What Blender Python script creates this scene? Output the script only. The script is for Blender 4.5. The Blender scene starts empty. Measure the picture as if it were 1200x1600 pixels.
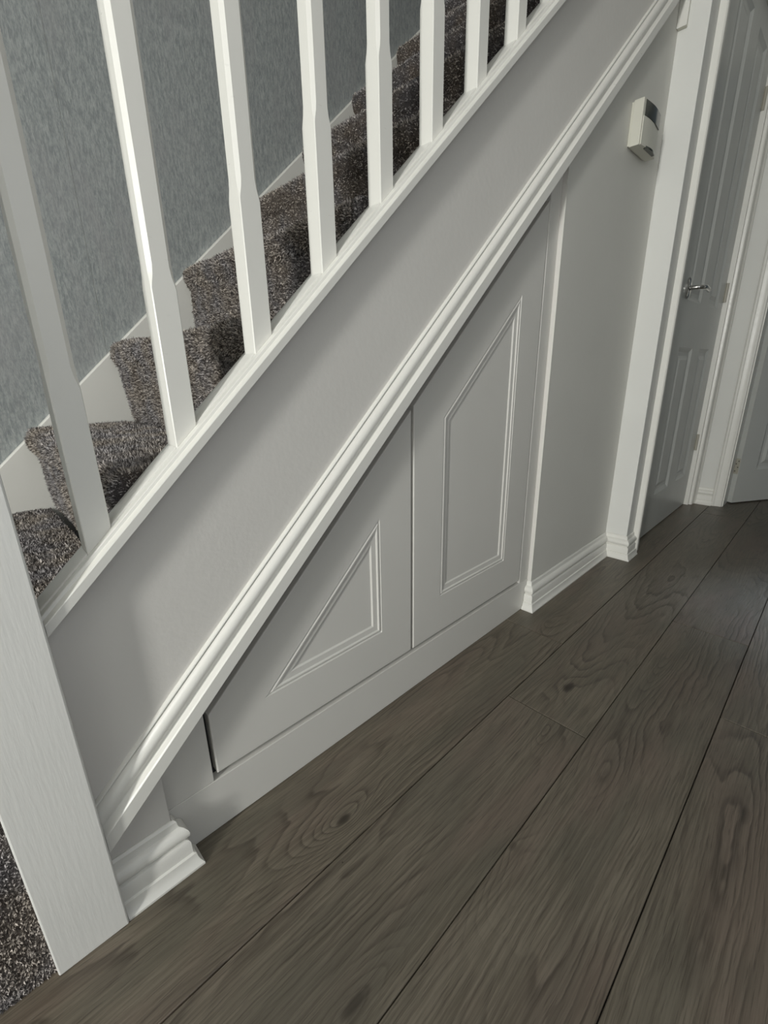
import bpy, bmesh, math, random
import numpy as np
from mathutils import Vector, Matrix
from mathutils.geometry import tessellate_polygon

random.seed(7)
scene = bpy.context.scene
C = scene.collection

# ------------------------------------------------------------------ camera
# world: X runs along the hall, Y into the stair wall, Z up; metres
FPX = 695.76
cam_d = bpy.data.cameras.new('camera')
cam_d.sensor_fit = 'VERTICAL'
cam_d.sensor_height = 32.0
cam_d.lens = FPX / 1600.0 * 32.0
cam_d.clip_start = 0.02
cam = bpy.data.objects.new('camera', cam_d)
cx = Vector((0.7140513, -0.69987152, -0.01762392))
cy = Vector((0.22659228, 0.20721801, 0.95169146))
cz = Vector((-0.66240975, -0.68354997, 0.30654977))
cam.matrix_world = Matrix(((cx.x, cy.x, cz.x, 0), (cx.y, cy.y, cz.y, 0), (cx.z, cy.z, cz.z, 0.8), (0, 0, 0, 1)))
C.objects.link(cam)
scene.camera = cam

# ------------------------------------------------------------------ light
scene.view_settings.view_transform = 'Standard'
scene.view_settings.look = 'None'
scene.view_settings.exposure = 0.0
scene.view_settings.gamma = 1.0
scene.view_settings.use_curve_mapping = False
world = bpy.data.worlds.new('daylight')
scene.world = world
world.use_nodes = True
world.node_tree.nodes['Background'].inputs[0].default_value = (0.75, 0.85, 1.0, 1)
world.node_tree.nodes['Background'].inputs[1].default_value = 0.6


def area(name, loc, size, energy, col, direction):
    d = bpy.data.lights.new(name, 'AREA')
    d.shape = 'RECTANGLE'
    d.size, d.size_y = size
    d.energy = energy
    d.color = col
    o = bpy.data.objects.new(name, d)
    o.location = loc
    o.rotation_euler = Vector(direction).to_track_quat('-Z', 'Y').to_euler()
    C.objects.link(o)
    return o


# daylight through the glazed front door, three metres down the hall behind the camera
area('front_door_daylight', (-3.16, -0.37, 1.42), (0.26, 1.45), 98, (1.0, 1.0, 0.955), (1, .0, 0))
# unseen fill lamp added under the ceiling near the foot of the stairs
area('overhead_fill', (-0.9, -0.45, 2.58), (1.0, 0.6), 3.3, (1.0, 0.97, 0.92), (0.15, 0.35, -1))
# fill lamp added in the opening across the hall to brighten the stair wall
area('opposite_fill', (0.15, -0.985, 1.62), (0.66, 1.1), 3.7, (1.0, 0.968, 0.91), (0, 1, -.12))
# window of the room at the far end of the hall
area('far_room_window', (4.95, 0.06, 1.45), (0.5, 0.6), 6.0, (0.62, 0.78, 1.0), (-1, -.1, 0))

# added spot lamp casting a cool glow on the floor by the pier
sd = bpy.data.lights.new('floor_glow_spot', 'SPOT')
sd.energy, sd.color = 150, (0.60, 0.76, 1.0)
sd.spot_size, sd.spot_blend, sd.shadow_soft_size = math.radians(24), 1.0, .12
so = bpy.data.objects.new('floor_glow_spot', sd)
so.location = (2.35, -0.95, 1.75)
so.rotation_euler = (Vector((1.86, -0.10, 0)) - so.location).to_track_quat('-Z', 'Y').to_euler()
C.objects.link(so)

# ------------------------------------------------------------------ measures
S = 0.922          # pitch of the stair (rise over going)
YW = 0.640         # face of the stair wall / string
YR = 0.652         # face of the recessed cupboard
RISE, GOING = 0.2155, 0.2335
CEIL = 2.62


# ------------------------------------------------------------------ materials
class NT:
    def __init__(self, name):
        self.m = bpy.data.materials.new(name)
        self.m.use_nodes = True
        self.t = self.m.node_tree
        self.b = self.t.nodes['Principled BSDF']

    def n(self, typ, **kw):
        nd = self.t.nodes.new(typ)
        for k, v in kw.items():
            setattr(nd, k, v)
        return nd

    def put(self, sock, v):
        if isinstance(v, bpy.types.NodeSocket):
            self.t.links.new(v, sock)
        elif v is not None:
            sock.default_value = v

    def math(self, op, a, b=None, c=None, clamp=False):
        nd = self.n('ShaderNodeMath', operation=op, use_clamp=clamp)
        for i, v in enumerate((a, b, c)):
            if v is not None:
                self.put(nd.inputs[i], v)
        return nd.outputs[0]

    def mix(self, f, a, b, blend='MIX'):
        nd = self.n('ShaderNodeMix', data_type='RGBA', blend_type=blend)
        self.put(nd.inputs[0], f)
        for s, v in ((nd.inputs[6], a), (nd.inputs[7], b)):
            if isinstance(v, tuple) and len(v) == 3:
                v = (*v, 1)
            self.put(s, v)
        return nd.outputs[2]

    def noise(self, vec, scale, detail=2.0, rough=0.5, dist=0.0):
        nd = self.n('ShaderNodeTexNoise')
        self.put(nd.inputs['Vector'], vec)
        nd.inputs['Scale'].default_value = scale
        nd.inputs['Detail'].default_value = detail
        nd.inputs['Roughness'].default_value = rough
        nd.inputs['Distortion'].default_value = dist
        return nd.outputs['Fac']

    def ramp(self, f, lo, hi, a=0.0, b=1.0):
        nd = self.n('ShaderNodeMapRange')
        nd.interpolation_type = 'SMOOTHSTEP'
        self.put(nd.inputs[0], f)
        for i, v in enumerate((lo, hi, a, b)):
            nd.inputs[1 + i].default_value = v
        return nd.outputs[0]

    def xyz(self, x, y, z):
        nd = self.n('ShaderNodeCombineXYZ')
        for i, v in enumerate((x, y, z)):
            self.put(nd.inputs[i], v)
        return nd.outputs[0]

    def pos(self):
        g = self.n('ShaderNodeNewGeometry')
        s = self.n('ShaderNodeSeparateXYZ')
        self.t.links.new(g.outputs['Position'], s.inputs[0])
        return g.outputs['Position'], s.outputs[0], s.outputs[1], s.outputs[2]

    def bump(self, h, strength, dist):
        nd = self.n('ShaderNodeBump')
        nd.inputs['Strength'].default_value = strength
        nd.inputs['Distance'].default_value = dist
        self.put(nd.inputs['Height'], h)
        self.t.links.new(nd.outputs[0], self.b.inputs['Normal'])

    def base(self, v):
        if isinstance(v, tuple) and len(v) == 3:
            v = (*v, 1)
        self.put(self.b.inputs['Base Color'], v)

    def rough(self, v):
        self.put(self.b.inputs['Roughness'], v)


def paint_mat(name, col, rough, relief, scale=(60, 60, 60), spec=0.5):
    m = NT(name)
    p, x, y, z = m.pos()
    v = m.xyz(m.math('MULTIPLY', x, scale[0]), m.math('MULTIPLY', y, scale[1]), m.math('MULTIPLY', z, scale[2]))
    h = m.noise(v, 1.0, 3.0, 0.55)
    big = m.noise(p, 3.0, 2.0)
    m.base(m.mix(m.ramp(big, .3, .7), tuple(c * .965 for c in col), col))
    m.rough(m.ramp(h, .2, .8, rough - .05, rough + .07))
    m.b.inputs['Specular IOR Level'].default_value = spec
    m.bump(h, relief, 0.002)
    return m.m


M = {}
M['gloss'] = paint_mat('white_satin_wood_paint', (0.79, 0.78, 0.735), 0.32, 0.04, (40, 40, 160))
M['newel'] = paint_mat('white_paint_over_wood_grain', (0.80, 0.795, 0.765), 0.40, 0.14, (170, 170, 16))
M['string'] = paint_mat('pale_grey_satin_paint', (0.71, 0.69, 0.655), 0.42, 0.22, (75, 75, 75))
M['panel'] = paint_mat('pale_grey_board_paint', (0.705, 0.69, 0.65), 0.40, 0.05, (120, 120, 120))
M['wall'] = paint_mat('off_white_wall_emulsion', (0.70, 0.69, 0.645), 0.60, 0.15, (90, 90, 90))
M['wallwhite'] = paint_mat('white_wall_emulsion', (0.74, 0.74, 0.71), 0.65, 0.12, (90, 90, 90))
M['ceiling'] = paint_mat('white_ceiling_emulsion', (0.8, 0.8, 0.78), 0.8, 0.1)
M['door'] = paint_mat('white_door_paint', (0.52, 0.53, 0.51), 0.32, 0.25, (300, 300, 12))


def dark_mat():
    m = NT('dark_void')
    p, *_ = m.pos()
    m.base(m.mix(m.noise(p, 20), (.012, .012, .012), (.03, .03, .028)))
    m.rough(.9)
    return m.m


M['dark'] = dark_mat()


def chrome_mat():
    m = NT('polished_chrome')
    p, *_ = m.pos()
    m.base((.62, .61, .59))
    m.b.inputs['Metallic'].default_value = 1.0
    m.rough(m.ramp(m.noise(p, 90), .3, .7, .12, .2))
    return m.m


M['chrome'] = chrome_mat()


def plastic_mat(name, col, rough):
    m = NT(name)
    p, *_ = m.pos()
    n = m.noise(p, 500, 2)
    m.base(m.mix(m.noise(p, 30), tuple(c * .95 for c in col), col))
    m.rough(rough)
    m.bump(n, .06, .001)
    return m.m


M['plastic'] = plastic_mat('cream_plastic', (.66, .65, .57), .38)
M['lcd'] = plastic_mat('dark_display_glass', (.035, .04, .03), .12)
M['brass'] = plastic_mat('worn_hinge_metal', (.42, .40, .34), .35)


def wallpaper_mat():
    m = NT('blue_grey_textured_wallpaper')
    p, x, y, z = m.pos()
    v = m.xyz(m.math('MULTIPLY', x, 150), m.math('MULTIPLY', y, 150), m.math('MULTIPLY', z, 34))
    a = m.noise(v, 1.0, 4.0, .65, .5)
    v2 = m.xyz(m.math('MULTIPLY', x, 420), m.math('MULTIPLY', y, 420), m.math('MULTIPLY', z, 130))
    b = m.noise(v2, 1.0, 2.0, .6)
    streak = m.math('ADD', m.math('MULTIPLY', a, .65), m.math('MULTIPLY', b, .35))
    c1 = m.mix(m.ramp(streak, .34, .70), (.240, .262, .266), (.455, .476, .468))
    pk = m.ramp(m.noise(m.xyz(m.math('MULTIPLY', x, 14), 0.0, m.math('MULTIPLY', z, 3)), 1.0, 3.0), .42, .75, 0, .5)
    m.base(m.mix(pk, c1, (.345, .345, .350)))
    m.rough(m.ramp(streak, .4, .65, .60, .45))
    m.bump(streak, .5, .0016)
    return m.m


M['paper'] = wallpaper_mat()


def carpet_mat():
    m = NT('grey_brown_twist_carpet')
    p, x, y, z = m.pos()
    tuft = m.n('ShaderNodeAttribute', attribute_name='tuft').outputs['Fac']      # a shade for each yarn
    a = m.noise(p, 260, 2.0, .7)
    big = m.noise(p, 9, 3.0, .6)
    f = m.math('ADD', m.math('MULTIPLY', a, .45), m.math('MULTIPLY', tuft, .55))
    w = m.ramp(f, .28, .72)
    c = m.mix(w, (.085, .069, .058), (.68, .61, .54))
    c2 = m.mix(w, (.075, .069, .071), (.58, .55, .555))
    m.base(m.mix(m.ramp(big, .35, .65, 0, 1), c, c2))
    m.rough(.95)
    m.b.inputs['Specular IOR Level'].default_value = .1
    m.b.inputs['Sheen Weight'].default_value = .2
    return m.m


M['carpet'] = carpet_mat()

KNOTS = [  # x, y, reach along, reach across, pull on the grain, dark heart
    (0.367, 0.500, .070, .030, 0.55, .9),
    (1.009, 0.360, .10, .055, 0.34, .9),
    (1.360, 0.212, .20, .020, 0.50, 0.0),
    (0.800, 0.197, .12, .034, 0.48, 0.25),
    (0.500, 0.215, .10, .050, 0.50, 0.0),
    (0.545, 0.262, .04, .022, 0.20, 0.5),
    (0.215, 0.300, .10, .030, 0.45, 0.7),
    (0.640, 0.545, .07, .018, 0.34, 0.0),
    (0.830, 0.345, .06, .020, 0.40, 0.2),
    (1.27, 0.540, .06, .030, 0.30, 0.3),
    (0.90, -0.03, .10, .03, 0.15, 0.4),
    (0.317, 0.444, .006, .0055, 0.0, 1.0),
]


def wood_mat():
    m = NT('dark_grey_brown_oak_laminate')
    p, x, y, z = m.pos()
    rnd = m.n('ShaderNodeObjectInfo').outputs['Random']
    ro = m.math('MULTIPLY', rnd, 37.0)
    # gentle waviness of the grain
    wob = m.noise(m.xyz(m.math('MULTIPLY', x, 1.6), m.math('MULTIPLY', y, 5.0), ro), 1.0, 2.0)
    jit = m.noise(m.xyz(m.math('MULTIPLY', x, 38.0), m.math('MULTIPLY', y, 90.0), ro), 1.0, 2.0)
    yy = m.math('ADD', y, m.math('MULTIPLY', m.math('SUBTRACT', wob, .5), .05))
    yy = m.math('ADD', yy, m.math('MULTIPLY', m.math('SUBTRACT', jit, .5), .0022))
    field = m.noise(m.xyz(m.math('MULTIPLY', x, .60), m.math('MULTIPLY', yy, 6.5), ro), 1.0, 0.5, .45)
    mid = m.noise(m.xyz(m.math('MULTIPLY', x, 7.0), m.math('MULTIPLY', y, 26.0), ro), 1.0, 2.0)
    field = m.math('ADD', field, m.math('MULTIPLY', m.math('SUBTRACT', mid, .5), .06))
    core = None
    for (kx, ky, sx, sy, amp, dk) in KNOTS:
        dx = m.math('DIVIDE', m.math('SUBTRACT', x, kx), sx)
        dy = m.math('DIVIDE', m.math('SUBTRACT', yy, ky), sy)
        r2 = m.math('ADD', m.math('MULTIPLY', dx, dx), m.math('MULTIPLY', dy, dy))
        if amp:
            field = m.math('ADD', field, m.math('DIVIDE', amp * .36, m.math('ADD', 1.0, r2)))
        if dk:
            rj = m.math('MULTIPLY', r2, m.math('ADD', .15, m.math('MULTIPLY', jit, 2.4)))
            k = m.math('MULTIPLY', m.ramp(rj, .0, .12, 1, 0), dk)
            core = k if core is None else m.math('MAXIMUM', core, k)
    ringn = m.math('ADD', m.math('MULTIPLY', field, 30.0), m.math('MULTIPLY', wob, 1.2))
    fr = m.math('FRACT', ringn)
    soft = m.math('MULTIPLY', m.ramp(fr, 0.0, .80, 0, 1), m.ramp(fr, .86, 1.0, 1, 0))      # slow rise, quick fall: early to late wood
    line = m.math('MULTIPLY', m.ramp(fr, .60, .86, 0, 1), m.ramp(fr, .88, .99, 1, 0))
    fade = m.ramp(m.noise(m.xyz(m.math('MULTIPLY', x, 2.0), m.math('MULTIPLY', y, 9.0), m.math('ADD', ro, 5.0)), 1.0, 2.0), .40, .64, .10, 1)
    fib = m.noise(m.xyz(m.math('MULTIPLY', x, 8.0), m.math('MULTIPLY', yy, 300.0), ro), 1.0, 4.0, .65)
    pore = m.noise(m.xyz(m.math('MULTIPLY', x, 20.0), m.math('MULTIPLY', yy, 560.0), ro), 1.0, 2.0, .5)
    cloud = m.noise(m.xyz(m.math('MULTIPLY', x, 2.6), m.math('MULTIPLY', y, 8.0), m.math('ADD', ro, 9.0)), 1.0, 3.0, .55)
    cloud2 = m.noise(m.xyz(m.math('MULTIPLY', x, 3.1), m.math('MULTIPLY', y, 11.0), m.math('ADD', ro, 21.0)), 1.0, 2.0, .55)
    c = m.mix(m.ramp(fib, .30, .70), (.098, .087, .069), (.182, .165, .136))
    c = m.mix(m.ramp(cloud, .42, .68, 0, .48), c, (.158, .122, .106))
    c = m.mix(m.ramp(cloud2, .45, .70, 0, .50), c, (.092, .090, .074))
    brk = m.ramp(fib, .30, .62, 1.0, .45)
    c = m.mix(m.math('MULTIPLY', m.math('MULTIPLY', soft, fade), .36), c, (.070, .060, .048))
    c = m.mix(m.math('MULTIPLY', m.math('MULTIPLY', m.math('MULTIPLY', line, fade), brk), .70), c, (.036, .030, .024))
    c = m.mix(m.ramp(pore, .57, .70, 0, .55), c, (.052, .045, .036))
    c = m.mix(m.math('MULTIPLY', core, .9), c, (.016, .012, .009))
    tint = m.mix(rnd, (.95, .91, .86), (1.07, 1.02, .94))
    c = m.mix(1.0, c, tint, 'MULTIPLY')
    m.base(c)
    m.rough(m.ramp(fib, .25, .75, .36, .48))
    m.b.inputs['Specular IOR Level'].default_value = .45
    h = m.math('SUBTRACT', m.math('MULTIPLY', fib, .5), m.math('ADD', m.math('MULTIPLY', line, .35), m.ramp(pore, .55, .72, 0, .5)))
    m.bump(h, .30, .0012)
    return m.m


M['wood'] = wood_mat()


# ------------------------------------------------------------------ geometry helpers
class MB:
    """collects geometry, then links it as one mesh object"""

    def __init__(self):
        self.v, self.f = [], []

    def add(self, vs, fs):
        o = len(self.v)
        self.v += [tuple(v) for v in vs]
        self.f += [tuple(i + o for i in f) for f in fs]
        return self

    def box(self, x0, x1, y0, y1, z0, z1):
        vs = [(x0, y0, z0), (x1, y0, z0), (x1, y1, z0), (x0, y1, z0), (x0, y0, z1), (x1, y0, z1), (x1, y1, z1), (x0, y1, z1)]
        return self.add(vs, [(0, 3, 2, 1), (4, 5, 6, 7), (0, 1, 5, 4), (1, 2, 6, 5), (2, 3, 7, 6), (3, 0, 4, 7)])

    def prism(self, loops, fn0, fn1):
        """polygon (first loop, further loops are holes) extruded between two placements"""
        loops = [[Vector((p[0], p[1], 0)) for p in lp] for lp in loops]
        flat = [p for lp in loops for p in lp]
        n = len(flat)
        vs = [fn0(p.x, p.y) for p in flat] + [fn1(p.x, p.y) for p in flat]
        fs = []
        for t in tessellate_polygon(loops):
            fs.append(tuple(t))
            fs.append(tuple(i + n for i in reversed(t)))
        o = 0
        for lp in loops:
            k = len(lp)
            for i in range(k):
                a, b = o + i, o + (i + 1) % k
                fs.append((a, b, b + n, a + n))
            o += k
        return self.add(vs, fs)

    def build(self, name, mat, parent=None, bevel=0.0, seg=2, smooth=False, angle=0.6):
        me = bpy.data.meshes.new(name)
        me.from_pydata(self.v, [], self.f)
        bm = bmesh.new()
        bm.from_mesh(me)
        bmesh.ops.remove_doubles(bm, verts=bm.verts, dist=1e-6)
        bmesh.ops.dissolve_limit(bm, angle_limit=0.001, verts=bm.verts, edges=bm.edges)
        bmesh.ops.recalc_face_normals(bm, faces=bm.faces)
        if bevel:
            es = [e for e in bm.edges if len(e.link_faces) == 2 and e.calc_face_angle(0) > angle]
            bmesh.ops.bevel(bm, geom=es, offset=bevel, segments=seg, profile=.5, affect='EDGES', clamp_overlap=True)
        bm.to_mesh(me)
        bm.free()
        me.materials.append(M[mat])
        if smooth:
            for p in me.polygons:
                p.use_smooth = True
            try:
                me.set_sharp_from_angle(angle=math.radians(smooth if smooth is not True else 35))
            except Exception:
                pass
        o = bpy.data.objects.new(name, me)
        C.objects.link(o)
        if parent:
            o.parent = parent
        return o


def tag(o, label=None, cat=None, group=None, kind=None):
    if label:
        o['label'] = label
    if cat:
        o['category'] = cat
    if group:
        o['group'] = group
    if kind:
        o['kind'] = kind
    return o


def empty(name, loc=(0, 0, 0)):
    o = bpy.data.objects.new(name, None)
    o.empty_display_size = .05
    o.location = loc
    C.objects.link(o)
    return o


def rake(mb, prof, x0, x1):
    """prof: points (intercept, y); swept up the pitch of the stair, cut plumb at x0 and x1"""
    return mb.prism([prof], lambda i, y: (x0, y, i + S * x0), lambda i, y: (x1, y, i + S * x1))


def wallx(mb, loops, y0, y1):
    """outline in (x, z) with thickness from y0 to y1"""
    return mb.prism(loops, lambda x, z: (x, y0, z), lambda x, z: (x, y1, z))


# skirting profile: (projection, height)
SK = [(0, 0), (.0300, 0), (.0300, .004), (.0285, .006), (.0250, .011), (.0225, .019), (.0218, .0255), (.0180, .0272), (.0176, .050), (.0155, .054), (.0105, .0562),
      (.0102, .0585), (.0140, .060), (.0178, .065), (.0188, .071), (.0172, .077), (.0125, .0825), (.0072, .085), (.0060, .088), (.0052, .096), (.0020, .100), (0, .100)]


def skirt(mb, path, prof=SK):
    """path: plan points with the wall on the left hand of travel reversed; mitred at corners; outward = right of travel"""
    pts = [Vector(p) for p in path]
    n = len(pts)
    offs = []
    for i in range(n):
        ds = []
        if i > 0:
            ds.append((pts[i] - pts[i - 1]).normalized())
        if i < n - 1:
            ds.append((pts[i + 1] - pts[i]).normalized())
        ns = [Vector((d.y, -d.x)) for d in ds]
        if len(ns) == 1:
            offs.append(ns[0])
        else:
            b = (ns[0] + ns[1])
            offs.append(b / (1 + ns[0].dot(ns[1])))
    k = len(prof)
    vs, fs = [], []
    for i in range(n):
        for (t, z) in prof:
            q = pts[i] + offs[i] * t
            vs.append((q.x, q.y, z))
    for i in range(n - 1):
        for j in range(k):
            a, b = i * k + j, i * k + (j + 1) % k
            fs.append((a, b, b + k, a + k))
    fs.append(tuple(range(k)))
    fs.append(tuple((n - 1) * k + j for j in reversed(range(k))))
    return mb.add(vs, fs)


# ------------------------------------------------------------------ the setting
# floor: every laminate plank is a piece of its own, laid along the hall
sub = MB().box(-3.27, 5.0, -1.0, 1.5, -.05, -.0095)
floor = tag(sub.build('floor', 'dark'), 'dark grey-brown wood-effect laminate floor of the hall', kind='structure')
rows = [(0.4585, 1.187), (0.2605, 0.8735), (0.0630, 1.553), (-0.1345, 1.158), (-0.332, .45), (-0.53, 1.75), (-.728, .9), (-.926, 1.4),
        (.6565, -.9), (.8545, -1.7), (1.0525, -.6), (1.2505, -1.3), (1.4485, -.8)]   # the last five only show in front of the stairs
PL, PW, GAP = 2.05, 0.1978, 0.0021
plank_me = None
for (y0, xj) in rows:
    x = xj - 3 * PL
    xe = 5.0 if y0 < .6 else -.05
    while x < xe:
        x0, x1 = max(x, -3.2), min(x + PL, xe)
        if x1 - x0 > .02 and x0 < 4.9:
            full = abs((x1 - x0) - PL) < 1e-6
            if plank_me is None or not full:
                L = x1 - x0
                o = MB().box(GAP / 2, L - GAP / 2, GAP / 2, PW - GAP / 2, -.0095, 0).build('plank', 'wood', floor, bevel=.0009, seg=1)
                if full:
                    plank_me = o.data
            else:
                o = bpy.data.objects.new('plank', plank_me)
                C.objects.link(o)
                o.parent = floor
            o.location = (x0, y0, 0)
        x += PL

# back wall beyond the stairs, papered in drops
wb = tag(MB().box(-3.27, 5.0, 1.502, 1.60, 0, 5.0).build('wall_back', 'wallwhite'), 'stairwell wall papered in textured blue-grey', kind='structure')
x = .377 - 6 * .53
i = 0
while x < 3.6:
    MB().box(x + .0006, x + .53 - .0006, 1.5005, 1.502, .2, 4.95).build('wallpaper_drop', 'paper', wb)
    x += .53

# stair wall: stub by the newel, raking string above the cupboard, plain wall to its right (one plastered and boarded face)
XS0, XSTUB, XRET, XPIER = .0312, .120, 1.312, 1.976
out = [(XS0, 0), (XSTUB, 0), (XSTUB, .10 + S * XSTUB), (XRET, .10 + S * XRET), (XRET, 0), (2.06, 0), (2.06, .4712 + S * 2.06), (XS0, .4712 + S * XS0)]
out = [(x, z + .0005 if z == 0 else z) for x, z in out]
ws = tag(wallx(MB(), [out], YW, .688).build('wall_stair', 'string', bevel=.0015, seg=2), 'pale grey raking wall of the staircase above the cupboard', kind='structure')
# the wall to the right of the cupboard is rolled with off-white emulsion: a thin skim of its own
sk_out = [(XRET - .0006, .101), (XPIER, .101), (XPIER, .105 + S * XPIER), (XRET - .0006, .105 + S * (XRET - .0006))]
wallx(MB(), [sk_out], YW - .0012, YW + .003).build('plaster_face', 'wall', ws)

# raking moulding under the string
MP = [(0, 0), (0, 5), (.02, 7.6), (.045, 8.4), (.065, 7.4), (.078, 5.2), (.095, 5.2), (.115, 8.4), (.15, 12.0), (.20, 15.2), (.26, 17.2), (.32, 17.9), (.38, 17.5), (.44, 16.0),
      (.485, 14.0), (.51, 13.2), (.535, 13.2), (.555, 14.4), (.575, 18.0), (.60, 22.0), (.62, 24.4), (.635, 25.2), (.99, 25.6), (1.0, 25.0), (1.0, 0)]
prof = [(.1875 - .0775 * f, YW + .0004 - t / 1000.0) for f, t in MP]
tag(rake(MB(), prof, XS0 + .0006, XPIER - .0006).build('trim_1', 'gloss', smooth=28), 'white torus moulding running up under the raking grey string', kind='structure')

# pier and door wall
wp = MB()
wallx(wp, [[(XPIER, .0005), (2.13, .0005), (2.13, 2.20), (3.05, 2.20), (3.05, .0005), (3.13, .0005), (3.13, CEIL), (XPIER, CEIL)]], .553, .64)
wpier = tag(wp.build('wall_door', 'wallwhite', bevel=.002), 'white pier and wall around the closed panelled door', kind='structure')
MB().box(2.0, 3.3, .66, .70, 0, CEIL).build('cupboard_back', 'wallwhite', wpier)
# end wall with the doorway of the far room
we = MB()
loop = [(.70, .0005), (.405, .0005), (.405, 2.20), (-.42, 2.20), (-.42, .0005), (-1.0, .0005), (-1.0, CEIL), (.70, CEIL)]
we.prism([loop], lambda y, z: (3.131, y, z), lambda y, z: (3.235, y, z))
tag(we.build('wall_end', 'wallwhite'), 'white end wall with a doorway at the far end of the hall', kind='structure')
# walls behind and beside the camera, the stairwell above and the far room
wf = MB()
wf.prism([[(-1.0, 0), (1.6, 0), (1.6, 5.0), (-1.0, 5.0)], [(-.53, .66), (-.21, .66), (-.21, 2.18), (-.53, 2.18)]], lambda y, z: (-3.27, y, z), lambda y, z: (-3.20, y, z))
tag(wf.build('wall_front', 'wallwhite'), 'front wall of the hall behind the camera', kind='structure')
tag(wallx(MB(), [[(-3.27, 0), (-.25, 0), (-.25, 2.2), (.55, 2.2), (.55, 0), (5.0, 0), (5.0, CEIL), (-3.27, CEIL)]], -1.05, -1.0).build('wall_opposite', 'paper'), 'blue-grey papered hall wall facing the staircase', kind='structure')
tag(MB().box(5.0, 5.05, -1.0, 1.6, 0, 5.0).build('wall_far', 'wallwhite'), 'wall of the far room', kind='structure')
cl = MB().box(-3.27, 5.0, -1.05, .62, CEIL, CEIL + .1)
cl.box(-3.27, 5.0, .62, 1.6, 4.95, 5.0).box(-3.27, 5.0, .60, .62, CEIL, 5.0)
tag(cl.build('ceiling', 'ceiling'), 'white ceiling of the hall and stairwell', kind='structure')

# skirtings
b1 = MB()
skirt(b1, [(XS0 + .0004, YW - .0002), (XSTUB + .0006, YW - .0002), (XSTUB + .0006, YR - .001)])
tag(b1.build('baseboard_left', 'gloss', smooth=28), 'short white moulded skirting stub beside the newel post', kind='structure')
b2 = MB()
skirt(b2, [(XRET - .0004, YR - .001), (XRET - .0004, YW - .0014), (XPIER - .0006, YW - .0014), (XPIER - .0006, .553 - .0006), (2.058, .553 - .0006)])
tag(b2.build('baseboard_center', 'gloss', smooth=28), 'white moulded skirting along the plain wall and round the pier', kind='structure')
b3 = MB()
skirt(b3, [(3.1305, .553), (3.1305, .452)])
tag(b3.build('baseboard_right', 'gloss', smooth=28), 'white skirting on the end wall between the two doors', kind='structure')

# ------------------------------------------------------------------ under-stair cupboard
cup = tag(empty('under_stair_cupboard', (.7, .67, 0)), 'pale grey fitted cupboard under the stairs with two raking panelled doors', 'cupboard')


def at_cup(o):
    o.matrix_parent_inverse = Matrix.Translation((-.7, -.67, 0))
    return o


YB = .672
at_cup(wallx(MB(), [[(XSTUB + .0005, .0006), (XRET - .0005, .0006), (XRET - .0005, .1075), (XSTUB + .0005, .1075)]], YR, YB).build('plinth', 'panel', cup, bevel=.0012))
at_cup(wallx(MB(), [[(XSTUB + .0005, .108), (.2005, .108), (.2005, .085 + S * .2005), (XSTUB + .0005, .085 + S * XSTUB)]], YR + .0003, YB).build('stile', 'panel', cup, bevel=.0012))
at_cup(wallx(MB(), [[(1.2560, .108), (XRET - .0005, .108), (XRET - .0005, .085 + S * XRET), (1.2560, .085 + S * 1.256)]], YR + .0003, YB).build('stile', 'panel', cup, bevel=.002))
at_cup(wallx(MB(), [[(XSTUB + .002, .09), (XRET - .002, .09), (XRET - .002, .095 + S * XRET), (XSTUB + .002, .095 + S * XSTUB)]], YB + .0005, .680).build('back_board', 'dark', cup))


def inset(poly, d):
    """offset a convex counter-clockwise polygon inwards"""
    n = len(poly)
    res = []
    for i in range(n):
        p0, p1, p2 = (Vector(poly[i - 1]), Vector(poly[i]), Vector(poly[(i + 1) % n]))
        d1, d2 = (p1 - p0).normalized(), (p2 - p1).normalized()
        n1, n2 = Vector((-d1.y, d1.x)), Vector((-d2.y, d2.x))
        b = (n1 + n2) / (1 + n1.dot(n2))
        q = p1 + b * d
        res.append((q.x, q.y))
    return res


GROOVE = [(0, 0), (.0016, .0030), (.0030, .0026), (.0058, .0002), (.0088, .0002), (.0112, .0030), (.0236, .0034), (.0266, .0064)]


def door_mesh(outline, panel, yf, yb):
    """flat board with a routed double-line panel: the routing is cut as real relief"""
    mb = MB()
    edge = .0022
    o1 = inset(outline, edge)
    lv = lambda lp: [Vector((p[0], p[1], 0)) for p in lp]
    # rounded arris ring + side + back
    n = len(outline)
    ring = [(outline, yb), (outline, yf + edge), (inset(outline, edge * .3), yf + edge * .3), (o1, yf)]
    vs = [(p[0], y, p[1]) for lp, y in ring for p in lp]
    fs = [(r * n + i, r * n + (i + 1) % n, (r + 1) * n + (i + 1) % n, (r + 1) * n + i) for r in range(3) for i in range(n)]
    fs.append(tuple(range(n)))
    mb.add(vs, fs)
    flat = o1 + list(panel)
    mb.add([(p[0], yf, p[1]) for p in flat], [tuple(t) for t in tessellate_polygon([lv(o1), lv(panel)])])
    k = len(panel)
    rings = [(inset(panel, d), yf + dep) for d, dep in GROOVE]
    vs = [(p[0], y, p[1]) for lp, y in rings for p in lp]
    fs = [(r * k + i, r * k + (i + 1) % k, (r + 1) * k + (i + 1) % k, (r + 1) * k + i) for r in range(len(rings) - 1) for i in range(k)]
    fs.append(tuple((len(rings) - 1) * k + i for i in range(k)))
    mb.add(vs, fs)
    return mb


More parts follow.
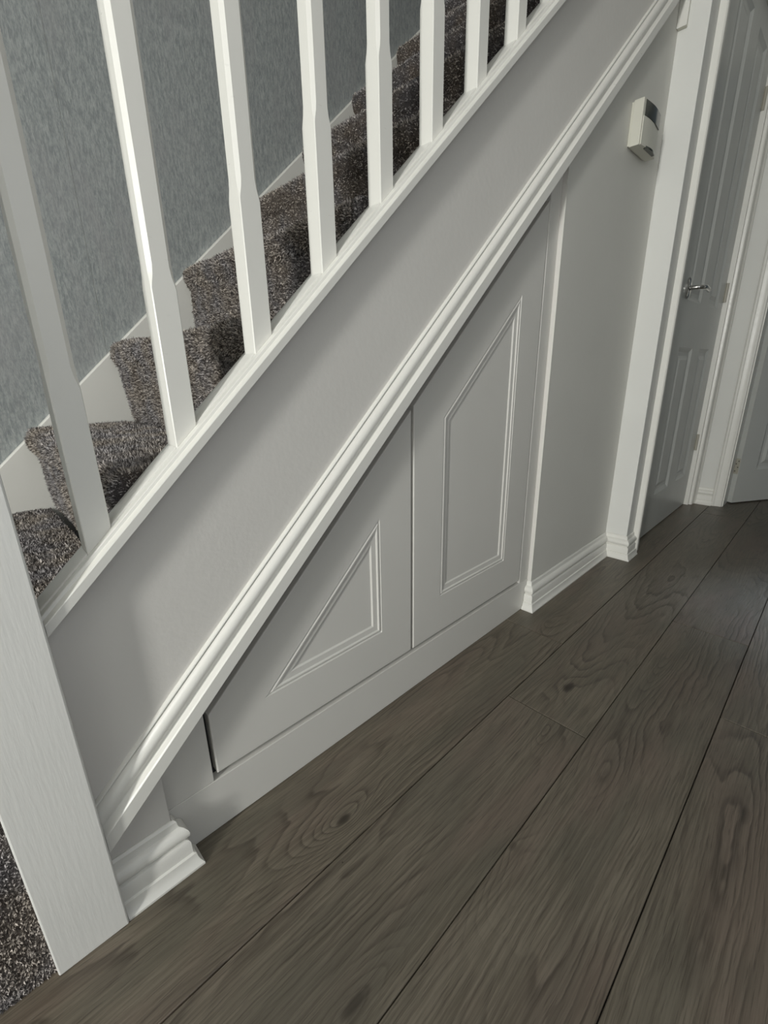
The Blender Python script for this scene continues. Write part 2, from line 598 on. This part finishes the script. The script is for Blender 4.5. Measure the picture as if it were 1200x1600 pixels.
DT = .053   # intercept of the raking door tops
yf = YR - .0005
d1 = [(.2085, .1205), (.7180, .1205), (.7180, DT + S * .7180), (.2085, DT + S * .2085)]
p1 = [(.3135, .2180), (.6180, .2180), (.6180, .2180 + .3045 * .915)]
d2 = [(.7265, .1205), (1.2500, .1205), (1.2500, DT + S * 1.2500), (.7265, DT + S * .7265)]
p2 = [(.8300, .2280), (1.1420, .2280), (1.1420, .6900 + .312 * .915), (.8300, .6900)]
o = at_cup(door_mesh(d1, p1, yf, YB).build('cupboard_door', 'panel', cup))
o['label'] = 'low cupboard door with a routed triangle panel'
o = at_cup(door_mesh(d2, p2, yf, YB).build('cupboard_door', 'panel', cup))
o['label'] = 'tall cupboard door with a routed four-sided panel'

# ------------------------------------------------------------------ staircase
stair = tag(empty('staircase', (0, .65, 0)), 'white balustraded staircase with grey-brown carpeted steps', 'staircase')


def at_stair(o):
    o.matrix_parent_inverse = Matrix.Translation((0, -.65, 0))
    return o


NX0, NX1, NY0, NY1 = -.0588, .0310, .6065, .6963
nw = MB().box(NX0, NX1, NY0, NY1, .0005, 1.42)
newel = at_stair(nw.build('newel_post', 'newel', stair, bevel=.0022, seg=2))
cp = MB()
mx, my, hw = (NX0 + NX1) / 2, (NY0 + NY1) / 2, .0449
for (a, za, b_, zb) in ((hw + .008, 1.4205, hw + .008, 1.44), (hw + .008, 1.44, hw - .004, 1.452), (hw - .004, 1.452, .004, 1.475)):
    vs = [(mx + sx * a, my + sy * a, za) for sx, sy in ((-1, -1), (1, -1), (1, 1), (-1, 1))] + [(mx + sx * b_, my + sy * b_, zb) for sx, sy in ((-1, -1), (1, -1), (1, 1), (-1, 1))]
    cp.add(vs, [(0, 3, 2, 1), (4, 5, 6, 7), (0, 1, 5, 4), (1, 2, 6, 5), (2, 3, 7, 6), (3, 0, 4, 7)])
c = cp.build('newel_cap', 'gloss', newel)

# capping on the string
CAP = [(.4708, .6150), (.4852, .6150), (.4864, .6156), (.4886, .6262), (.4934, .6268), (.4944, .6280), (.4940, .6396),
       (.4926, .6400), (.4926, .6725), (.4936, .6730), (.4930, .6830), (.4895, .6890), (.4708, .6890)]
cap = at_stair(rake(MB(), CAP, XS0 + .0006, 1.94).build('base_rail', 'gloss', stair, smooth=30))
# balusters: square foot, stop-chamfered shaft
BX0, BP, BW = .0940, .1343, .032
BY0 = .640


def baluster_mesh(x0):
    xc, yc, hw = x0 + BW / 2, BY0 + BW / 2, BW / 2
    base = .4929
    z0 = lambda x: base + S * x
    zc = base + S * xc

    def octo(h, ch):
        return [(-h + ch, -h), (h - ch, -h), (h, -h + ch), (h, h - ch), (h - ch, h), (-h + ch, h), (-h, h - ch), (-h, -h + ch)]
    secs = [(None, hw, .0012), (zc + .188, hw, .0012), (zc + .194, hw - .0002, .0022), (zc + .203, hw - .0004, .0042), (zc + .214, hw - .0006, .0052),
            (zc + .66, hw - .0006, .0052), (zc + .675, hw, .0012), ('top', hw, .0012)]
    vs, fs = [], []
    for zz, h, ch in secs:
        for (dx, dy) in octo(h, ch):
            x_, y_ = xc + dx, yc + dy
            if zz is None:
                z_ = z0(x_)
            elif zz == 'top':
                z_ = z0(x_) + .855
            else:
                z_ = zz
            vs.append((x_, y_, z_))
    for r in range(len(secs) - 1):
        for i in range(8):
            fs.append((r * 8 + i, r * 8 + (i + 1) % 8, (r + 1) * 8 + (i + 1) % 8, (r + 1) * 8 + i))
    fs.append(tuple(reversed(range(8))))
    fs.append(tuple((len(secs) - 1) * 8 + i for i in range(8)))
    return MB().add(vs, fs)


NB = 14
first = at_stair(baluster_mesh(BX0).build('baluster', 'gloss', stair, smooth=24))
fil0 = None
for k in range(NB):
    dx = k * BP
    if k:
        o = first.copy()
        C.objects.link(o)
        o.location = (dx - .005, 0, S * (dx - .005))
# spacer fillets let into the capping between the balusters
ends = [XS0 + .001] + [v for k in range(NB) for v in (BX0 + k * BP - .0054 + (.005 if k == 0 else 0), BX0 + k * BP + BW - .0046 + (.005 if k == 0 else 0))]
FIL = [(.4926, .6412), (.4955, .6418), (.4962, .6430), (.4962, .6690), (.4955, .6702), (.4926, .6708)]
for k in range(NB):
    a, b = ends[2 * k], ends[2 * k + 1]
    if b - a > .01:
        f = rake(MB(), FIL, a, b).build('fillet', 'gloss', cap)
        f.matrix_parent_inverse = Matrix.Translation((0, -.65, 0))
        f.parent = cap
        f.matrix_parent_inverse = Matrix.Identity(4)

HR = [(1.3472, .628), (1.3472, .686), (1.372, .690), (1.392, .690), (1.408, .680), (1.416, .657), (1.408, .634), (1.392, .624), (1.372, .624)]
HR = [(i - (1.3472 - (.4929 + .8552)), y) for i, y in HR]
at_stair(rake(MB(), HR, .0318, 1.94).build('handrail', 'gloss', stair, smooth=40))

# string on the wall side
WS = [(.10, 1.483), (.503, 1.483), (.507, 1.4865), (.507, 1.5000), (.10, 1.5000)]
at_stair(rake(MB(), WS, -.42, 2.6).build('wall_string', 'gloss', stair, bevel=.001))
at_stair(rake(MB(), [(.12, .6885), (.4700, .6885), (.4700, .6915), (.12, .6915)], .033, 2.05).build('string_lining', 'gloss', stair))


# carpeted steps: one piece each, waterfall over the nosing
def step_mesh(k, y0, y1, closed_end=False):
    zk, zp = RISE * k + .018, (RISE * (k - 1) + .018 if k > 1 else .0005)
    xk = .147 + (k - 3) * GOING
    rng = random.Random(k)
    P = []
    P.append((xk + .030, zp - .004 if k > 1 else zp))
    P.append((xk + .0265, zp + .010))
    for f in (.2, .35, .5, .62, .72):
        P.append((xk + .0245 - .010 * f, zp + (zk - zp) * f))
    r = .024
    P.append((xk + .008, zk - .052))
    P.append((xk + .0025, zk - .040))
    for a in range(0, 91, 15):
        an = math.radians(a)
        P.append((xk + r * (1 - math.cos(an)) + (.0 if a else 0), zk - r + r * math.sin(an)))
    for f in (.25, .5, .75, .9, 1.0):
        P.append((xk + r + (GOING + (.028 if k == 1 else .012) - r) * f, zk - (.002 if f > .95 else 0)))
    ny = 46
    vs, fs = [], []
    n = len(P)
    ph = [rng.uniform(0, 6.28) for _ in range(6)]
    for j in range(ny + 1):
        t = j / ny
        y = y0 + (y1 - y0) * t
        for i, (px, pz) in enumerate(P):
            # slight sag and lumps of the underlay
            w = .0022 * math.sin(9 * y + ph[0] + i * .4) + .0014 * math.sin(23 * y + ph[1] - i * .8) + rng.uniform(-.0007, .0007)
            if i in (0, n - 1):
                w *= .2
            fx = 1 if i < 12 else .2
            vs.append((px + w * fx, y, pz + w * (.35 if i < 12 else 1)))
    for j in range(ny):
        for i in range(n - 1):
            a = j * n + i
            fs.append((a, a + 1, a + n + 1, a + n))
    mb = MB().add(vs, fs)
    # flanks down to the lower tread, so each step is a solid block
    for j, yy in ((0, y0), (ny, y1)):
        prof_ = [vs[j * n + i] for i in range(n)]
        foot = [(prof_[-1][0], yy, prof_[0][2])]
        loop_ = prof_ + foot
        mb.add(loop_, [tuple(t) for t in tessellate_polygon([[Vector((p[0], p[2], 0)) for p in loop_]])])
    return mb


YS0, YS1 = .6918, 1.4828

def pile_mesh(me, density, seed, k_):
    """cut pile: short leaning blades rooted all over the carpet of one step"""
    rng = np.random.default_rng(seed)
    me.calc_loop_triangles()
    nv = len(me.vertices)
    co = np.empty(nv * 3)
    me.vertices.foreach_get('co', co)
    co = co.reshape(-1, 3)
    tri = np.empty(len(me.loop_triangles) * 3, dtype=np.int64)
    me.loop_triangles.foreach_get('vertices', tri)
    tri = tri.reshape(-1, 3)
    A, B, D = co[tri[:, 0]], co[tri[:, 1]], co[tri[:, 2]]
    nrm = np.cross(B - A, D - A)
    ar = np.linalg.norm(nrm, axis=1)
    nrm /= np.maximum(ar[:, None], 1e-12)
    keep = (np.abs(nrm[:, 1]) < .9) | (A[:, 1] < .70)
    A, B, D, nrm, ar = A[keep], B[keep], D[keep], nrm[keep], ar[keep]
    n = int(ar.sum() / 2 * density)
    t = rng.choice(len(ar), n, p=ar / ar.sum())
    u, v = rng.random(n), rng.random(n)
    fl = u + v > 1
    u[fl], v[fl] = 1 - u[fl], 1 - v[fl]
    P = A[t] + (B[t] - A[t]) * u[:, None] + (D[t] - A[t]) * v[:, None]
    N = nrm[t]
    rd = rng.normal(size=(n, 3))
    T = np.cross(N, rd)
    T /= np.linalg.norm(T, axis=1)[:, None]
    w = rng.uniform(.0014, .0026, n)[:, None]
    hgt = rng.uniform(.0026, .0048, n)[:, None]
    lean = rng.normal(size=(n, 3)) * .55
    tip = P + (N + lean) * hgt * .9
    tip[:, 1] = np.clip(tip[:, 1], co[:, 1].min() - .004, 1.4825)
    P0 = P - N * .001
    vs = np.empty((n, 3, 3))
    vs[:, 0], vs[:, 1], vs[:, 2] = P0 - T * w, P0 + T * w, tip
    m2 = bpy.data.meshes.new('carpet_pile')
    m2.vertices.add(n * 3)
    m2.vertices.foreach_set('co', vs.reshape(-1))
    m2.loops.add(n * 3)
    m2.loops.foreach_set('vertex_index', np.arange(n * 3, dtype=np.int32))
    m2.polygons.add(n)
    m2.polygons.foreach_set('loop_start', np.arange(0, n * 3, 3, dtype=np.int32))
    m2.update(calc_edges=True)
    at_ = m2.attributes.new('tuft', 'FLOAT', 'FACE')
    at_.data.foreach_set('value', rng.random(n).astype(np.float32))
    m2.materials.append(M['carpet'])
    return m2


for k in range(1, 13):
    y0 = .6175 if k == 1 else (.6975 if k == 2 else YS0)
    if k == 1:
        mb = step_mesh(1, y0, YS1)
    else:
        mb = step_mesh(k, y0, YS1)
    s = at_stair(mb.build('carpeted_step', 'carpet', stair, smooth=60))
    pl = bpy.data.objects.new('carpet_pile', pile_mesh(s.data, 230000 if k < 6 else 110000, k, k))
    C.objects.link(pl)
    pl.parent = s
    pl['kind'] = 'stuff'

# ------------------------------------------------------------------ closed panelled door
d1o = tag(empty('door_1', (2.6, .59, 0)), 'closed white panelled door with chrome lever handle', kind='structure')


def at(o, root):
    o.matrix_parent_inverse = Matrix.Translation(-root.location)
    return o


def panelled_leaf(x0, x1, z0, z1, yf, thick, panels):
    """door skin with sunk and fielded panels in true relief, in (x, z), front at yf"""
    mb = MB()
    lv = lambda lp: [Vector((p[0], p[1], 0)) for p in lp]
    outl = [(x0, z0), (x1, z0), (x1, z1), (x0, z1)]
    holes = [[(a, c_), (b, c_), (b, d_), (a, d_)] for a, b, c_, d_ in panels]
    flat = outl + [p for h in holes for p in h]
    mb.add([(p[0], yf, p[1]) for p in flat], [tuple(t) for t in tessellate_polygon([lv(outl)] + [lv(h) for h in holes])])
    for h in holes:
        prof_ = [(0, 0), (.006, .0035), (.016, .0085), (.022, .0095), (.034, .0095), (.052, .003)]
        rings = [(inset(h, d), yf + dep) for d, dep in prof_]
        vs = [(p[0], y, p[1]) for lp, y in rings for p in lp]
        fs = [(r * 4 + i, r * 4 + (i + 1) % 4, (r + 1) * 4 + (i + 1) % 4, (r + 1) * 4 + i) for r in range(len(rings) - 1) for i in range(4)]
        fs.append(tuple((len(rings) - 1) * 4 + i for i in range(4)))
        mb.add(vs, fs)
    yb = yf + thick
    vs = [(x0, yf, z0), (x1, yf, z0), (x1, yf, z1), (x0, yf, z1), (x0, yb, z0), (x1, yb, z0), (x1, yb, z1), (x0, yb, z1)]
    mb.add(vs, [(0, 1, 5, 4), (1, 2, 6, 5), (2, 3, 7, 6), (3, 0, 4, 7), (4, 5, 6, 7)])
    return mb


YD = .574
pan = [(2.365, 2.592, .195, .865), (2.733, 2.925, .195, .865), (2.365, 2.592, 1.055, 2.095), (2.733, 2.925, 1.055, 2.095)]
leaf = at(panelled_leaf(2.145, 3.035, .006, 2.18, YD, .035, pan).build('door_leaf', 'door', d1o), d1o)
# lining and architrave
lin = MB()
lin.box(2.1305, 2.142, .5525, .640, .001, 2.199).box(3.0385, 3.0495, .5525, .640, .001, 2.199).box(2.142, 3.0385, .5525, .640, 2.186, 2.199)
at(lin.build('door_lining', 'gloss', d1o), d1o)


def architrave(mb, pts, out_dir):
    pass


ARP = [(0, 0), (0, .020), (.004, .0235), (.010, .0245), (.016, .023), (.020, .0195), (.026, .0185), (.046, .0155), (.052, .0165), (.058, .0150), (.062, .011), (.064, 0)]


def arch_piece(name, frm, to, acr, outw, root, mat='gloss'):
    """straight architrave: profile across 'acr' from the outer edge, standing off along 'outw'"""
    frm, to, acr, outw = map(Vector, (frm, to, acr, outw))
    f0 = lambda a, t: tuple(frm + acr * a + outw * t)
    f1 = lambda a, t: tuple(to + acr * a + outw * t)
    return at(MB().prism([ARP], f0, f1).build(name, mat, root, smooth=28), root)


arch_piece('architrave', (2.058, .5524, .001), (2.058, .5524, 2.27), (1, 0, 0), (0, -1, 0), d1o)
arch_piece('architrave', (3.1180, .5524, .001), (3.1180, .5524, 2.27), (-1, 0, 0), (0, -1, 0), d1o)
arch_piece('architrave', (2.1225, .5524, 2.27), (3.0535, .5524, 2.27), (0, 0, -1), (0, -1, 0), d1o)


def tube(mb, pts, rad, seg=12, squash=1.0):
    """round bar through points with a radius for each"""
    pts = [Vector(p) for p in pts]
    vs, fs = [], []
    for i, p in enumerate(pts):
        d = (pts[min(i + 1, len(pts) - 1)] - pts[max(i - 1, 0)]).normalized()
        up = Vector((0, 0, 1)) if abs(d.z) < .9 else Vector((1, 0, 0))
        a = d.cross(up).normalized()
        b = a.cross(d).normalized()
        r = rad[i] if isinstance(rad, (list, tuple)) else rad
        for s in range(seg):
            an = 2 * math.pi * s / seg
            vs.append(p + a * math.cos(an) * r + b * math.sin(an) * r * squash)
    for i in range(len(pts) - 1):
        for s in range(seg):
            q, w = i * seg + s, i * seg + (s + 1) % seg
            fs.append((q, w, w + seg, q + seg))
    fs.append(tuple(reversed(range(seg))))
    fs.append(tuple((len(pts) - 1) * seg + s for s in range(seg)))
    return mb.add(vs, fs)


hx, hz = 2.335, 1.095
hb = tube(MB(), [(hx, YD - .0004, hz), (hx, YD - .006, hz), (hx, YD - .010, hz)], [.027, .027, .022], 24, 1.5)
handle = at(hb.build('door_handle', 'chrome', d1o, smooth=40), d1o)
handle['label'] = 'polished chrome lever handle'
lv_ = tube(MB(), [(hx, YD - .009, hz), (hx, YD - .030, hz), (hx + .003, YD - .044, hz), (hx + .014, YD - .052, hz), (hx + .05, YD - .053, hz + .003), (hx + .09, YD - .052, hz + .001), (hx + .118, YD - .051, hz - .002), (hx + .124, YD - .051, hz - .003)],
           [.0095, .0085, .0085, .009, .0095, .009, .0085, .004], 14)
l_ = lv_.build('lever', 'chrome', handle, smooth=50)
for hz_ in (.37, 1.14, 1.95):
    hg = tube(MB(), [(3.0365, YD - .006, hz_ - .045), (3.0365, YD - .006, hz_ + .045)], .0065, 10)
    hg.box(3.022, 3.0365, YD - .0018, YD - .0002, hz_ - .042, hz_ + .042)
    at(hg.build('hinge', 'brass', d1o, smooth=40), d1o)

# ------------------------------------------------------------------ open door of the far room
hp = Vector((3.246, .392, 0))
d2o = tag(empty('door_2', hp), 'white panelled door standing ajar in the end wall', kind='structure')
ang = math.atan2(-.14, .227)
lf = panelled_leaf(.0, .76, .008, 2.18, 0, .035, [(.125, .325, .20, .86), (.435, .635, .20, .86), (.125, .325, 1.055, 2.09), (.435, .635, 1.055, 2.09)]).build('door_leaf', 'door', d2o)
lf.rotation_euler = (0, 0, ang)
lf.location = (-.018, -.030 + .012, 0)
hmesh = None
for zc_ in (.225, 1.14, 1.95):
    if hmesh is None:
        hh = MB().box(-.0012, -.0002, .003, .030, -.045, .045)
        tube(hh, [(-.004, .036, -.045), (-.004, .036, .045)], .005, 10)
        h_ = hh.build('hinge', 'brass', d2o, smooth=40)
        hmesh = h_.data
        scr = []
    else:
        h_ = bpy.data.objects.new('hinge', hmesh)
        C.objects.link(h_)
        h_.parent = d2o
    h_.rotation_euler = (0, 0, ang)
    h_.location = (-.018, -.018, zc_)
    for sx, sz in ((.010, .03), (.022, .012), (.010, -.006), (.022, -.03)):
        q = tube(MB(), [(-.0012, sx, sz), (-.0022, sx, sz)], .0032, 8).build('screw', 'dark', h_)
ln = MB()
ln.box(3.128, 3.238, .398, .4045, .001, 2.19).box(3.128, 3.238, -.4195, -.413, .001, 2.19).box(3.128, 3.238, -.413, .398, 2.184, 2.199)
at(ln.build('door_lining', 'gloss', d2o), d2o)
for (y_, sgn) in ((.4545, -1), (-.4695, 1)):
    arch_piece('architrave', (3.1306, y_, .001), (3.1306, y_, 2.25), (0, sgn * .82, 0), (-1, 0, 0), d2o)

# ------------------------------------------------------------------ alarm keypad on the wall
KX0, KX1, KZ0, KZ1, KYB = 1.672, 1.822, 1.424, 1.540, YW - .0014
kp = tag(empty('alarm_keypad', (1.72, KYB, 1.424)), 'cream alarm keypad with dark display on the wall beside the pier', 'keypad')
bp = wallx(MB(), [[(KX0 + .004, KZ0 + .004), (KX1 - .004, KZ0 + .004), (KX1 - .004, KZ1 - .002), (KX0 + .004, KZ1 - .002)]], KYB - .006, KYB)
at(bp.build('back_plate', 'plastic', kp, bevel=.001), kp)


def bowed(x0, x1, z0, z1, yb, yf, bow, n=14):
    """box whose front bows outwards across its width"""
    lp = [(x0, yb)] + [(x0 + (x1 - x0) * i / n, yf - bow * math.sin(math.pi * i / n)) for i in range(n + 1)] + [(x1, yb)]
    return MB().prism([lp], lambda x, y: (x, y, z0), lambda x, y: (x, y, z1))


at(bowed(KX0, KX1, KZ0, KZ1, KYB - .0065, YW - .036, .004).build('housing', 'plastic', kp, bevel=.0016), kp)
at(bowed(KX0 + .014, KX1 - .004, 1.4985, 1.5375, YW - .036, YW - .0385, .0050).build('display', 'lcd', kp, bevel=.0008), kp)
at(bowed(KX0 + .006, KX1 - .026, KZ0 + .001, 1.4965, YW - .036, YW - .0390, .0050).build('flap', 'plastic', kp, bevel=.0012), kp)
at(bowed(KX0 + .04, KX1 - .030, KZ0 - .0015, KZ0 + .005, YW - .036, YW - .044, .0050).build('flap_lip', 'lcd', kp, bevel=.001), kp)

# white cable trunking in the corner of the pier
tr = tag(empty('cable_trunking', (1.968, .638, 1.815)), 'white plastic cable trunking running up the corner of the pier', 'trunking')
at(MB().box(1.960, 1.9754, .612, .6384, 1.815, CEIL - .002).build('channel', 'plastic', tr, bevel=.002), tr)
at(MB().box(1.9575, 1.9602, .610, .6384, 1.815, CEIL - .002).build('lid', 'gloss', tr, bevel=.0008), tr)
